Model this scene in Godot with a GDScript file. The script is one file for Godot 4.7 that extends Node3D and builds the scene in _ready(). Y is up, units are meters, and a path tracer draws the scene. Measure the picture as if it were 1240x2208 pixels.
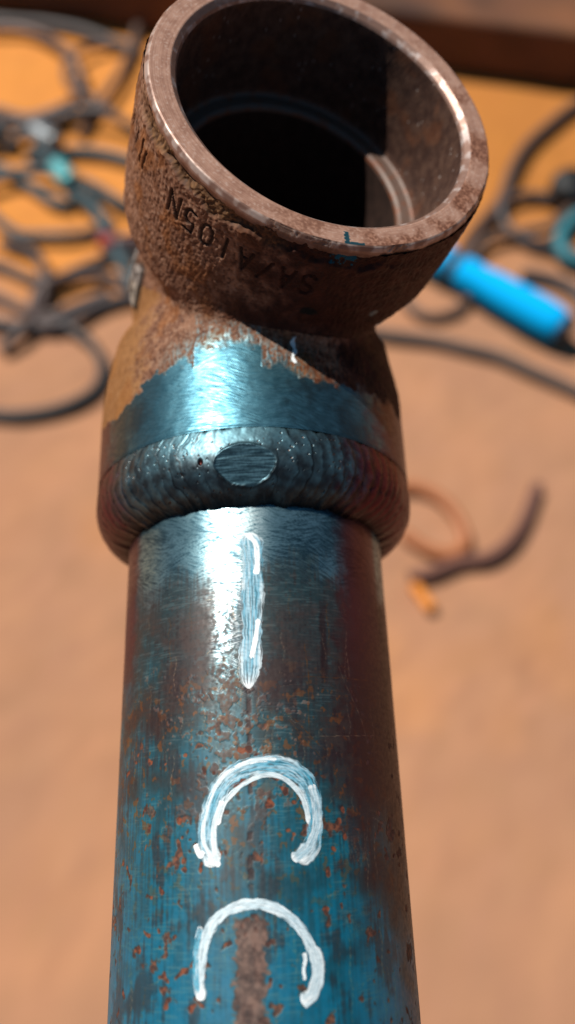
extends Node3D
# A welded pipe and socket elbow in the sun, close up, over a sandy yard floor strewn with hoses.
# Lengths inside the pipe work are written in millimetres and multiplied by MM.

const MM := 0.001
const R_PIPE := 30.15        # outside radius of the pipe
const T_TOE := 76.9          # where the weld ends on the pipe, measured from the elbow's centre
const T_EDGE := 62.6         # lower edge of the elbow's pipe-side socket
const T_FACE := 65.6         # face of the open socket
const BODY := 31.5

var coarse_noise: FastNoiseLite
var mid_noise: FastNoiseLite
var fine_noise: FastNoiseLite
var grain_noise: FastNoiseLite
var rng := RandomNumberGenerator.new()


func _ready() -> void:
	rng.seed = 41
	coarse_noise = make_noise(3, 0.075, 3)
	mid_noise = make_noise(11, 0.3, 3)
	fine_noise = make_noise(23, 0.9, 2)
	grain_noise = make_noise(37, 1.0, 1)
	set_camera_and_light()
	build_floor()
	build_beam()
	build_spool()
	build_hoses()
	build_blue_handle()
	build_small_fittings()


func set_camera_and_light() -> void:
	var cam := Camera3D.new()
	cam.name = "camera"
	cam.position = Vector3(0, 1.0, 0)
	cam.rotation_degrees = Vector3(-62, 0, 0)
	cam.fov = 66.2
	cam.near = 0.01
	cam.far = 200.0
	var lens := CameraAttributesPhysical.new()
	lens.frustum_focal_length = 18.406
	lens.frustum_focus_distance = 0.150
	lens.frustum_near = 0.01
	lens.frustum_far = 200.0
	lens.exposure_aperture = 4.5
	cam.attributes = lens
	add_child(cam)
	cam.current = true

	var sky_mat := ProceduralSkyMaterial.new()
	sky_mat.sky_top_color = Color(0.30, 0.50, 0.66)
	sky_mat.sky_horizon_color = Color(0.62, 0.70, 0.74)
	sky_mat.sky_curve = 0.12
	sky_mat.ground_bottom_color = Color(0.30, 0.22, 0.16)
	sky_mat.ground_horizon_color = Color(0.45, 0.38, 0.32)
	sky_mat.energy_multiplier = 0.38
	var sky := Sky.new()
	sky.sky_material = sky_mat
	var env := Environment.new()
	env.background_mode = Environment.BG_SKY
	env.sky = sky
	env.tonemap_mode = Environment.TONE_MAPPER_LINEAR
	env.tonemap_exposure = 1.15
	env.sdfgi_enabled = true
	env.ssao_enabled = true
	env.ssil_enabled = true
	var world := WorldEnvironment.new()
	world.name = "sky"
	world.environment = env
	add_child(world)

	var sun := DirectionalLight3D.new()
	sun.name = "sun"
	sun.light_color = Color(1.0, 0.965, 0.92)
	sun.light_energy = 1.6
	sun.light_angular_distance = 0.5
	sun.shadow_enabled = true
	add_child(sun)
	sun.look_at_from_position(Vector3.ZERO, -Vector3(-0.418, 0.862, -0.286), Vector3.UP)


# ---------------------------------------------------------------- helpers

func make_noise(s: int, freq: float, octaves: int) -> FastNoiseLite:
	var n := FastNoiseLite.new()
	n.seed = s
	n.noise_type = FastNoiseLite.TYPE_SIMPLEX_SMOOTH
	n.frequency = freq
	n.fractal_octaves = octaves
	if octaves == 1:
		n.fractal_type = FastNoiseLite.FRACTAL_NONE
	return n


func plain_material(c: Color, rough: float, metal := 0.0) -> StandardMaterial3D:
	var m := StandardMaterial3D.new()
	m.albedo_color = c
	m.roughness = rough
	m.metallic = metal
	return m


func mapped_material(albedo: PackedByteArray, orm: PackedByteArray, w: int, h: int) -> StandardMaterial3D:
	var m := StandardMaterial3D.new()
	m.albedo_texture = ImageTexture.create_from_image(Image.create_from_data(w, h, false, Image.FORMAT_RGB8, albedo))
	var o := ImageTexture.create_from_image(Image.create_from_data(w, h, false, Image.FORMAT_RGB8, orm))
	m.roughness = 1.0
	m.roughness_texture = o
	m.roughness_texture_channel = BaseMaterial3D.TEXTURE_CHANNEL_GREEN
	m.metallic = 1.0
	m.metallic_texture = o
	m.metallic_texture_channel = BaseMaterial3D.TEXTURE_CHANNEL_BLUE
	m.texture_repeat = false
	return m


func put(bytes: PackedByteArray, at: int, c: Color) -> void:
	bytes[at] = int(clampf(c.r, 0.0, 1.0) * 255.0)
	bytes[at + 1] = int(clampf(c.g, 0.0, 1.0) * 255.0)
	bytes[at + 2] = int(clampf(c.b, 0.0, 1.0) * 255.0)


# A sheet of nc x nr points, smooth, with u along columns and v along rows.
func grid_mesh(pos: PackedVector3Array, nc: int, nr: int, flip: bool, wrap: bool, colors := PackedColorArray()) -> ArrayMesh:
	var nrm := PackedVector3Array()
	var uv := PackedVector2Array()
	nrm.resize(nc * nr)
	uv.resize(nc * nr)
	for r in nr:
		var up := maxi(r - 1, 0) * nc
		var down := mini(r + 1, nr - 1) * nc
		for c in nc:
			var before := c - 1
			var after := c + 1
			if before < 0:
				before = nc - 2 if wrap else 0
			if after >= nc:
				after = 1 if wrap else nc - 1
			var n := (pos[r * nc + after] - pos[r * nc + before]).cross(pos[down + c] - pos[up + c])
			if flip:
				n = -n
			nrm[r * nc + c] = n.normalized()
			uv[r * nc + c] = Vector2((c + 0.5) / float(nc), (r + 0.5) / float(nr))
	var index := PackedInt32Array()
	index.resize((nc - 1) * (nr - 1) * 6)
	var k := 0
	for r in nr - 1:
		for c in nc - 1:
			var a := r * nc + c
			var b := a + 1
			var d := a + nc
			var e := d + 1
			if flip:
				index[k] = a; index[k + 1] = b; index[k + 2] = d
				index[k + 3] = b; index[k + 4] = e; index[k + 5] = d
			else:
				index[k] = a; index[k + 1] = d; index[k + 2] = b
				index[k + 3] = b; index[k + 4] = d; index[k + 5] = e
			k += 6
	var arrays := []
	arrays.resize(Mesh.ARRAY_MAX)
	arrays[Mesh.ARRAY_VERTEX] = pos
	arrays[Mesh.ARRAY_NORMAL] = nrm
	arrays[Mesh.ARRAY_TEX_UV] = uv
	if colors.size():
		arrays[Mesh.ARRAY_COLOR] = colors
	arrays[Mesh.ARRAY_INDEX] = index
	var mesh := ArrayMesh.new()
	mesh.add_surface_from_arrays(Mesh.PRIMITIVE_TRIANGLES, arrays)
	return mesh


func part(called: String, mesh: Mesh, material: Material, parent: Node) -> MeshInstance3D:
	var o := MeshInstance3D.new()
	o.name = called
	o.mesh = mesh
	o.material_override = material
	parent.add_child(o, true)
	return o


func thing(called: String, label: String, category: String, group := "") -> Node3D:
	var o := Node3D.new()
	o.name = called
	tag(o, label, category, group)
	add_child(o, true)
	return o


func tag(o: Node, label: String, category: String, group := "") -> void:
	o.set_meta("label", label)
	o.set_meta("category", category)
	if group:
		o.set_meta("group", group)


func spline(p: Array, count: int) -> PackedVector3Array:
	var out := PackedVector3Array()
	var n := p.size()
	for i in count:
		var f := i / float(count - 1) * (n - 1)
		var k := mini(int(f), n - 2)
		var t := f - k
		var a: Vector3 = p[maxi(k - 1, 0)]
		var b: Vector3 = p[k]
		var c: Vector3 = p[k + 1]
		var d: Vector3 = p[mini(k + 2, n - 1)]
		out.append(b.cubic_interpolate(c, a, d, t))
	return out


func tube(path: PackedVector3Array, radius: float, sides: int, closed_ends := true) -> ArrayMesh:
	var pos := PackedVector3Array()
	var n := path.size()
	var extra := 3 if closed_ends else 0
	for i in range(-extra, n + extra):
		var j := clampi(i, 0, n - 1)
		var dir := (path[mini(j + 1, n - 1)] - path[maxi(j - 1, 0)]).normalized()
		var side := dir.cross(Vector3.UP).normalized()
		var up := side.cross(dir)
		var rad := radius
		var centre := path[j]
		if i < 0:
			var s: float = [1.0, 0.72, 0.0][-i - 1]
			rad *= s
			centre -= dir * radius * 0.25 * (1.0 - s)
		elif i >= n:
			var s2: float = [1.0, 0.72, 0.0][i - n]
			rad *= s2
			centre += dir * radius * 0.25 * (1.0 - s2)
		for k in sides + 1:
			var a := TAU * k / sides
			pos.append(centre + side * cos(a) * rad + up * sin(a) * rad)
	return grid_mesh(pos, sides + 1, n + 2 * extra, false, true)


# A turned shape: profile of (distance along the axis, radius), axis from a towards b.
func lathe(a: Vector3, dir: Vector3, profile: Array, sides: int) -> ArrayMesh:
	dir = dir.normalized()
	var side := dir.cross(Vector3.UP if absf(dir.y) < 0.9 else Vector3.RIGHT).normalized()
	var up := side.cross(dir)
	var pos := PackedVector3Array()
	for q in profile:
		for k in sides + 1:
			var t := TAU * k / sides
			pos.append(a + dir * q.x + (side * cos(t) + up * sin(t)) * q.y)
	return grid_mesh(pos, sides + 1, profile.size(), false, true)


# ---------------------------------------------------------------- the yard floor

func build_floor() -> void:
	var n1 := make_noise(5, 1.6, 3)
	var n2 := make_noise(6, 9.0, 3)
	var n3 := make_noise(7, 40.0, 2)
	var xs := PackedFloat32Array()
	for i in 161:
		var s := (i - 80) / 80.0
		xs.append(s * 1.9 + pow(absf(s), 9.0) * signf(s) * 58.0)
	var pos := PackedVector3Array()
	var colors := PackedColorArray()
	var tan := Color(0.41, 0.206, 0.114)
	var orange := Color(0.60, 0.235, 0.050)
	var grey := Color(0.335, 0.178, 0.108)
	for zi in 161:
		for xi in 161:
			var x := xs[xi]
			var z := xs[zi] - 0.9
			var far := sqrt(x * x + z * z)
			var h := 0.0025 * n2.get_noise_2d(x * 0.7, z * 0.7) + 0.0006 * n3.get_noise_2d(x, z)
			pos.append(Vector3(x, h - 0.004, z))
			var w := n1.get_noise_2d(x, z)
			var ochre := smoothstep(-0.93, -1.12, z + 0.16 * w)
			ochre = maxf(ochre, 0.2 * smoothstep(0.25, 0.6, n1.get_noise_2d(x * 1.4 + 9.0, z * 1.4)))
			var c := tan.lerp(grey, clampf(0.5 + 0.9 * n2.get_noise_2d(x * 0.5, z * 0.5) + 0.5 * smoothstep(0.1, 0.4, x), 0.0, 1.0) * 0.8)
			c = c.lerp(orange.lerp(Color(0.40, 0.155, 0.032), smoothstep(0.1, 0.45, x)), ochre * (0.9 if far < 4.0 else 0.4))
			c = c * (1.0 + 0.08 * n3.get_noise_2d(x * 0.6, z * 0.6) + 0.08 * n3.get_noise_2d(x * 1.7, z * 1.7))
			c.a = 1.0
			colors.append(c)
	var m := StandardMaterial3D.new()
	m.vertex_color_use_as_albedo = true
	m.roughness = 0.92
	m.metallic_specular = 0.25
	var grain := NoiseTexture2D.new()
	grain.noise = make_noise(8, 0.03, 4)
	grain.width = 512
	grain.height = 512
	grain.seamless = true
	grain.as_normal_map = true
	grain.bump_strength = 3.0
	m.normal_enabled = true
	m.normal_texture = grain
	m.normal_scale = 0.2
	m.uv1_triplanar = true
	m.uv1_world_triplanar = true
	m.uv1_scale = Vector3(3, 3, 3)
	var o := part("ground", grid_mesh(pos, 161, 161, true, false, colors), m, self)
	o.set_meta("kind", "structure")


# A rusty box beam lying across the yard at the top of the picture.
func build_beam() -> void:
	var a := Vector3(-1.25, 0, -1.905)
	var b := Vector3(1.35, 0, -1.335)
	var dir := (b - a).normalized()
	var back := Vector3.UP.cross(dir) * 1.0
	if back.z > 0.0:
		back = -back
	var nl := 130
	var outline: Array[Vector2] = []        # (back, up), with rounded corners
	var w := 0.15
	var h := 0.105
	var r := 0.012
	for corner in [[Vector2(r, h - r), PI], [Vector2(w - r, h - r), PI * 0.5], [Vector2(w - r, r), 0.0], [Vector2(r, r), -PI * 0.5]]:
		for k in 4:
			var t: float = corner[1] - k / 3.0 * PI * 0.5
			outline.append(corner[0] + Vector2(cos(t), sin(t)) * r)
	var loop: Array[Vector2] = []
	for k in outline.size():
		var p := outline[k]
		var q := outline[(k + 1) % outline.size()]
		var steps := maxi(1, int(p.distance_to(q) / 0.02))
		for j in steps:
			loop.append(p.lerp(q, j / float(steps)))
	loop.append(loop[0])
	var rust := make_noise(71, 5.0, 4)
	var patch := make_noise(72, 1.7, 2)
	var pos := PackedVector3Array()
	var colors := PackedColorArray()
	for i in nl:
		var s := i / float(nl - 1)
		for q in loop:
			var p := a.lerp(b, s) + back * q.x + Vector3.UP * (q.y + 0.001)
			pos.append(p + Vector3.UP * 0.001 * rust.get_noise_3dv(p * 3.0))
			var v := clampf(0.5 + 0.8 * rust.get_noise_3dv(p) + 0.4 * patch.get_noise_3dv(p), 0.0, 1.0)
			colors.append(Color(0.030, 0.012, 0.007).lerp(Color(0.17, 0.062, 0.022), v))
	var m := plain_material(Color.WHITE, 0.8)
	m.vertex_color_use_as_albedo = true
	var root := thing("steel_beam", "rusty brown square steel beam lying across the yard behind the elbow", "beam")
	part("beam_body", grid_mesh(pos, loop.size(), nl, false, true, colors), m, root)
	for e in [[a, -dir], [b, dir]]:
		var cap := BoxMesh.new()
		cap.size = Vector3(w * 0.96, h * 0.96, 0.006)
		var o := part("end_plate", cap, plain_material(Color(0.16, 0.07, 0.04).linear_to_srgb(), 0.85), root)
		var at: Vector3 = e[0]
		var out: Vector3 = e[1]
		o.transform = Transform3D(Basis(back, Vector3.UP, back.cross(Vector3.UP)), at + back * w * 0.5 + Vector3.UP * (h * 0.5 + 0.001) + out * 0.002)


# ---------------------------------------------------------------- the pipe and its elbow

func build_spool() -> void:
	var root := thing("welded_pipe_spool", "teal and rust brown steel pipe welded to a forged socket elbow, in the middle", "pipe")
	root.transform = Transform3D(Basis(Vector3(0.95670, -0.28518, -0.05834), Vector3(-0.03449, 0.08794, -0.99553), Vector3(0.28903, 0.95443, 0.07430)).orthonormalized(), Vector3(-0.01042, 0.83313, -0.15703))
	var elbow := build_branch(1, root, null)
	build_branch(2, root, elbow)
	build_rim(elbow)
	var turned := -0.05        # the pipe and its marks, a little round from the elbow's plane
	build_weld(root).rotation.y = turned
	var pipe := build_pipe(root)
	pipe.rotation.y = turned
	build_paint(pipe)


# Outside radius of the two arms of the elbow, by distance from its centre.
func arm(k: int, t: float, side: float) -> float:
	if k == 1:
		return BODY + 4.9 * smoothstep(16.0, 27.0, t) + 1.8 * smoothstep(25.0, 41.0, t)
	return BODY - 0.5 + (38.5 - BODY + 0.5) * smoothstep(18.5 + 1.5 * side, 38.0 + 6.0 * side, t) - 0.4 * smoothstep(56.0, 65.0, t)


func elbow_field(k: int, r: float, t: float, sa: float, ca: float) -> float:
	var own := r - arm(k, t, sa) if t > 0.0 else sqrt(r * r + t * t) - BODY
	var t2 := r * ca
	var r2 := sqrt(r * r * sa * sa + t * t)
	var other := r2 - arm(3 - k, t2, r * sa / maxf(r2, 0.1)) if t2 > 0.0 else sqrt(r2 * r2 + t2 * t2) - BODY
	var h := maxf(5.0 - absf(own - other), 0.0) / 5.0
	return minf(own, other) - h * h * 1.25


func elbow_radius(k: int, t: float, sa: float, ca: float) -> float:
	var r := (arm(k, t, sa) if t > 0.0 else sqrt(maxf(BODY * BODY - t * t, 1.0))) + 1.0
	for i in 6:
		var f := elbow_field(k, r, t, sa, ca)
		if absf(f) < 0.01:
			break
		var g := (elbow_field(k, r + 0.05, t, sa, ca) - f) / 0.05
		r -= clampf(f / maxf(g, 0.3), -3.0, 3.0)
	return r


# strokes of the stamped letters, each a chain of points in a 1 wide, 1.5 high box
func letter(ch: String) -> Array:
	match ch:
		"S": return [[0.95, 1.3, 0.7, 1.5, 0.3, 1.5, 0.05, 1.25, 0.15, 0.95, 0.5, 0.78, 0.85, 0.6, 0.95, 0.3, 0.7, 0.0, 0.3, 0.0, 0.05, 0.2]]
		"A": return [[0.0, 0.0, 0.5, 1.5, 1.0, 0.0], [0.2, 0.55, 0.8, 0.55]]
		"/": return [[0.1, 0.0, 0.9, 1.5]]
		"1": return [[0.5, 0.0, 0.5, 1.5]]
		"0": return [[0.5, 0.0, 0.15, 0.2, 0.02, 0.75, 0.15, 1.3, 0.5, 1.5, 0.85, 1.3, 0.98, 0.75, 0.85, 0.2, 0.5, 0.0]]
		"5": return [[0.9, 1.5, 0.2, 1.5, 0.12, 0.85, 0.55, 0.95, 0.9, 0.7, 0.9, 0.25, 0.55, 0.0, 0.1, 0.1]]
		"N": return [[0.0, 0.0, 0.0, 1.5, 1.0, 0.0, 1.0, 1.5]]
		"B": return [[0.05, 0.0, 0.05, 1.5, 0.7, 1.45, 0.85, 1.1, 0.7, 0.8, 0.05, 0.78], [0.7, 0.8, 0.95, 0.45, 0.75, 0.03, 0.05, 0.0]]
		"6": return [[0.8, 1.4, 0.45, 1.5, 0.1, 1.1, 0.05, 0.4, 0.3, 0.02, 0.7, 0.02, 0.93, 0.35, 0.75, 0.75, 0.4, 0.8, 0.08, 0.5]]
	return [[0.3, 0.0, 0.3, 1.5]]


# all strokes of a line of letters as segments (x along the line, y up the letters)
func strokes(text: String, x0: float, pitch: float, width: float, height: float) -> Array[Vector4]:
	var out: Array[Vector4] = []
	for i in text.length():
		for chain in letter(text[i]):
			for j in range(0, chain.size() - 2, 2):
				out.append(Vector4(x0 + i * pitch + (chain[j] - 0.5) * width, (chain[j + 1] / 1.5 - 0.5) * height, x0 + i * pitch + (chain[j + 2] - 0.5) * width, (chain[j + 3] / 1.5 - 0.5) * height))
	return out


func near_strokes(segments: Array[Vector4], x: float, y: float) -> float:
	var best := 99.0
	for s in segments:
		if absf(x - (s.x + s.z) * 0.5) > 5.0:
			continue
		var d := Vector2(s.z - s.x, s.w - s.y)
		var q := Vector2(x - s.x, y - s.y)
		var f := clampf(q.dot(d) / maxf(d.length_squared(), 1e-6), 0.0, 1.0)
		best = minf(best, (q - d * f).length())
	return best


# grinding scratches: fine parallel ridges whose direction changes from patch to patch
func brushed(x: float, y: float) -> float:
	var m1 := smoothstep(-0.18, 0.12, mid_noise.get_noise_2d(x * 0.3 + 31.0, y * 0.3))
	var m2 := smoothstep(-0.05, 0.25, mid_noise.get_noise_2d(x * 0.25 - 60.0, y * 0.25 + 9.0))
	var one := hatch(x, y, 0.10)
	var two := hatch(x + 40.0, y, -0.24)
	var three := hatch(x, y + 70.0, 0.45)
	return lerpf(lerpf(one, two, m1), three, m2)


func hatch(x: float, y: float, a: float) -> float:
	var u := x * cos(a) + y * sin(a)
	var v := -x * sin(a) + y * cos(a)
	return 0.65 * grain_noise.get_noise_2d(u * 0.25, v * 3.4) + 0.3 * grain_noise.get_noise_2d(u * 0.10 + 50.0, v * 1.1) + 0.35 * grain_noise.get_noise_2d(u * 0.8, v * 6.0)


func build_branch(k: int, parent: Node, elbow: Node) -> Node:
	var nc := 1401 if k == 1 else 1001
	var nr := 250 if k == 1 else 200
	var t_end := T_EDGE if k == 1 else T_FACE - 1.6
	var pos := PackedVector3Array()
	pos.resize(nc * nr)
	var albedo := PackedByteArray()
	albedo.resize(nc * nr * 3)
	var orm := PackedByteArray()
	orm.resize(nc * nr * 3)
	var stamped := strokes("SA/A105N", 2.6, 4.3, 2.7, 5.2)
	for tick in [Vector4(44.0, -2.0, 45.0, 3.2), Vector4(46.0, -3.0, 46.3, 2.5), Vector4(49.5, -2.5, 50.5, 2.8), Vector4(50.5, 2.8, 52.0, -2.2), Vector4(54.5, -2.0, 55.0, 3.0), Vector4(57.0, -2.5, 57.0, 2.5)]:
		stamped.append(tick)
	var raised := strokes("B16", -9.0, 9.5, 6.0, 9.0)
	for c in nc:
		var a := -PI + TAU * c / (nc - 1)
		var deg := rad_to_deg(a)
		var sa := sin(a)
		var ca := cos(a)
		var lo := -34.0
		var hi := 46.0
		for i in 14:
			var mid := (lo + hi) * 0.5
			if mid - elbow_radius(k, mid, sa, ca) * ca > 0.0:
				hi = mid
			else:
				lo = mid
		var t_mitre := (lo + hi) * 0.5
		for row in nr:
			var f := row / float(nr - 1)
			var t := lerpf(t_end, t_mitre, f)
			var r := elbow_radius(k, t, sa, ca)
			var p := Vector3(r * sa, -t, r * ca) if k == 1 else Vector3(r * sa, -r * ca, t)
			var big := coarse_noise.get_noise_3dv(p)
			var medium := mid_noise.get_noise_3dv(p)
			var small := fine_noise.get_noise_3dv(p)
			# forged skin: scale ridges that run along the arm
			var lift := 0.32 * big + 0.09 * medium + 0.085 * small
			if k == 2:
				lift += 0.02 * medium + 0.05 * small
			var stretched := grain_noise.get_noise_3d(p.x * 1.3, p.y * (0.3 if k == 1 else 1.3), p.z * (1.3 if k == 1 else 0.3))
			lift += (0.08 if k == 1 else 0.12) * stretched
			var x := deg * 0.6458
			# base colours of the rusty forging
			var col := Color(0.53, 0.39, 0.31).lerp(Color(0.36, 0.235, 0.175), clampf(0.5 + 0.95 * medium + 0.4 * big, 0.0, 1.0))
			col = col.lerp(Color(0.60, 0.50, 0.43), smoothstep(0.1, 0.6, small) * 0.6)
			col = col.lerp(Color(0.185, 0.11, 0.085), smoothstep(0.15, 0.65, -small - 0.3 * stretched) * 0.6)
			col = col.lerp(Color(0.55, 0.33, 0.16), smoothstep(0.12, 0.45, big + 0.2 * medium) * 0.45)
			var rough := 0.72 + 0.2 * small
			var metal := 0.0
			if k == 1:
				# ground bright for welding below an uneven line
				var edge := 46.5 + 2.2 * sin((deg + 20.0) * 0.05) + (4.0 if deg > -34.0 and deg < -12.0 else 0.0) * -1.0
				edge += 4.5 * smoothstep(-40.0, -60.0, deg) - 5.0 * smoothstep(-75.0, -92.0, deg) + 2.0 * smoothstep(-6.0, 30.0, deg)
				edge += 3.0 * big + 2.2 * medium + 0.8 * small
				var soft := 0.4 + 4.0 * smoothstep(-0.1, 0.3, mid_noise.get_noise_2d(x * 0.35, 5.0)) * smoothstep(-46.0, -30.0, deg)
				var g := smoothstep(edge - soft, edge + 0.45 + 0.3 * soft, t + 0.5 * soft * (small + 0.6 * brushed(x, t)))
				var brush := brushed(x, t * 1.15)
				# thin bare metal above it, where the grinder only brushed the scale
				var half := 0.75 * smoothstep(edge - 9.0, edge - 1.0, t) * smoothstep(-52.0, -34.0, deg) * smoothstep(12.0, -4.0, deg)
				half *= smoothstep(-0.25, 0.35, small + stretched * 0.7)
				var steel := Color(0.36, 0.55, 0.615).lerp(Color(0.17, 0.315, 0.375), clampf(0.5 + 1.0 * brush + 0.25 * medium, 0.0, 1.0))
				steel = steel.lerp(Color(0.20, 0.245, 0.265), (0.35 + 0.45 * smoothstep(-0.1, 0.4, big + 0.2 * medium)) * maxf(smoothstep(-8.0, 12.0, deg + 8.0 * medium), 0.8 * smoothstep(-42.0, -56.0, deg + 8.0 * medium)))
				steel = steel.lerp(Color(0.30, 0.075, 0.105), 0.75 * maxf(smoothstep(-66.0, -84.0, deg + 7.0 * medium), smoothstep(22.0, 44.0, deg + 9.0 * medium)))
				col = col.lerp(Color(0.20, 0.06, 0.055).lerp(Color(0.13, 0.045, 0.04), clampf(0.5 + medium, 0.0, 1.0)), 0.92 * smoothstep(4.0, 26.0, deg + 12.0 * big + 8.0 * medium))  # right of the neck: red-brown oxide, deepened with painted shade
				col = col.lerp(Color(0.52, 0.36, 0.19), 0.65 * smoothstep(-48.0, -66.0, deg + 9.0 * medium) * (1.0 - g))
				col = col.lerp(Color(0.33, 0.48, 0.54), half * (1.0 - g))
				col = col.lerp(steel, g)
				var dull := smoothstep(18.0, 44.0, deg + 9.0 * medium)
				rough = lerpf(lerpf(rough, 0.42, half), 0.37 + 0.14 * brush, g)
				metal = lerpf(half * 0.75, 0.86 - 0.55 * dull, g)
				lift = lerpf(lift * (1.0 - 0.35 * half), 0.08 * big + 0.02 * medium + 0.022 * brush, g)
				lift -= 0.12 * smoothstep(T_EDGE - 0.8, T_EDGE, t)
				# a dribble of white marker
				if absf(x + 0.8 + 0.25 * sin(t * 1.7)) < 0.42 + 0.14 * sin(t * 2.9) and t > 40.6 + small and t < 46.8:
					col = Color(0.86, 0.90, 0.91)
					lift += 0.15
					metal = 0.0
					rough = 0.4
			else:
				var y := 54.1 - t
				var d := near_strokes(stamped, -x, y) if t > 49.0 and t < 60.0 and deg < 4.0 and deg > -96.0 else 9.0
				var cut := smoothstep(0.44, 0.2, d)
				lift -= 0.36 * cut
				lift += 0.10 * smoothstep(1.1, 0.7, d) * (1.0 - cut)
				col = col.lerp(Color(0.085, 0.055, 0.05), cut * 0.7)
				# torn flash and a turned step below the machined face
				var torn := smoothstep(-86.0, -70.0, deg + 8.0 * big) * smoothstep(30.0, 10.0, deg)
				var lip := 60.2 + 2.0 * big + 1.6 * coarse_noise.get_noise_3dv(p * 2.3) + 1.3 * smoothstep(-40.0, -58.0, deg) - 1.0 * smoothstep(-58.0, -66.0, deg)
				var over := smoothstep(lip - 0.3, lip + 0.6, t)
				lift += torn * ((0.25 + 0.5 * big) * smoothstep(lip - 2.4, lip - 0.2, t) * (1.0 - over) - over * (0.6 - 1.1 * coarse_noise.get_noise_3dv(p * 2.0 + Vector3(40, 0, 0)) - 0.7 * big - 0.16 * small))
				col = col.lerp(Color(0.46, 0.335, 0.215).lerp(Color(0.16, 0.105, 0.07), clampf(0.35 - 0.7 * small - 0.4 * big, 0.0, 1.0)), torn * over * 0.8)
				col = col.lerp(Color(0.215, 0.095, 0.07).lerp(Color(0.14, 0.06, 0.045), clampf(0.5 + 0.8 * medium, 0.0, 1.0)), 0.85 * smoothstep(-34.0, 2.0, deg + 26.0 * big + 8.0 * medium))  # dark oxide on the right and underside, shade put into its colour
				col = col.lerp(Color(0.06, 0.075, 0.085), smoothstep(1.0, 0.7, Vector2(x - 0.2, (t - 46.0) * 1.5).length() / 2.2 + 0.25 * small))
				col = col.lerp(Color(0.42, 0.46, 0.45), smoothstep(1.0, 0.75, Vector2(x - 15.8, t - 44.5).length() / 1.1 + 0.3 * small))
				# blue marker run over the edge
				if t > 61.0 and x > -0.6 + 0.5 * small and x < 5.2 - (t - 60.0) * 0.2 and small > -0.12 + 0.07 * (64.0 - t):
					col = Color(0.09, 0.30, 0.37)
			# raised size mark on the cheek of the elbow
			if p.x < -20.0 and absf(p.y + p.z) > -1.0:
				var along := (p.y * 0.82 - p.z * 0.57)
				var across := -(p.y * 0.57 + p.z * 0.82)
				if absf(along) < 18.0 and absf(across + 1.0) < 8.0:
					var e := near_strokes(raised, along, across + 1.0)
					var proud := smoothstep(1.15, 0.6, e)
					lift += 1.1 * proud
					col = col.lerp(Color(0.55, 0.56, 0.56), proud * 0.75)
					col = col.lerp(Color(0.07, 0.06, 0.06), smoothstep(2.2, 1.2, e) * (1.0 - proud) * 0.8)
			# along the arm's outward direction
			var out := Vector3(sa, 0, ca) if k == 1 else Vector3(sa, -ca, 0)
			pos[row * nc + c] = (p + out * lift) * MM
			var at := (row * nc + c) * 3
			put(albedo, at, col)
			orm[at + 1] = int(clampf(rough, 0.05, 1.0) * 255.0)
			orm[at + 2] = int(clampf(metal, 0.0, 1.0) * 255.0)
	var m := mapped_material(albedo, orm, nc, nr)
	m.metallic_specular = 0.3
	var mesh := grid_mesh(pos, nc, nr, k == 1, true)
	if k == 1:
		return part("elbow_fitting", mesh, m, parent)
	return part("open_socket", mesh, m, elbow)


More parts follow.
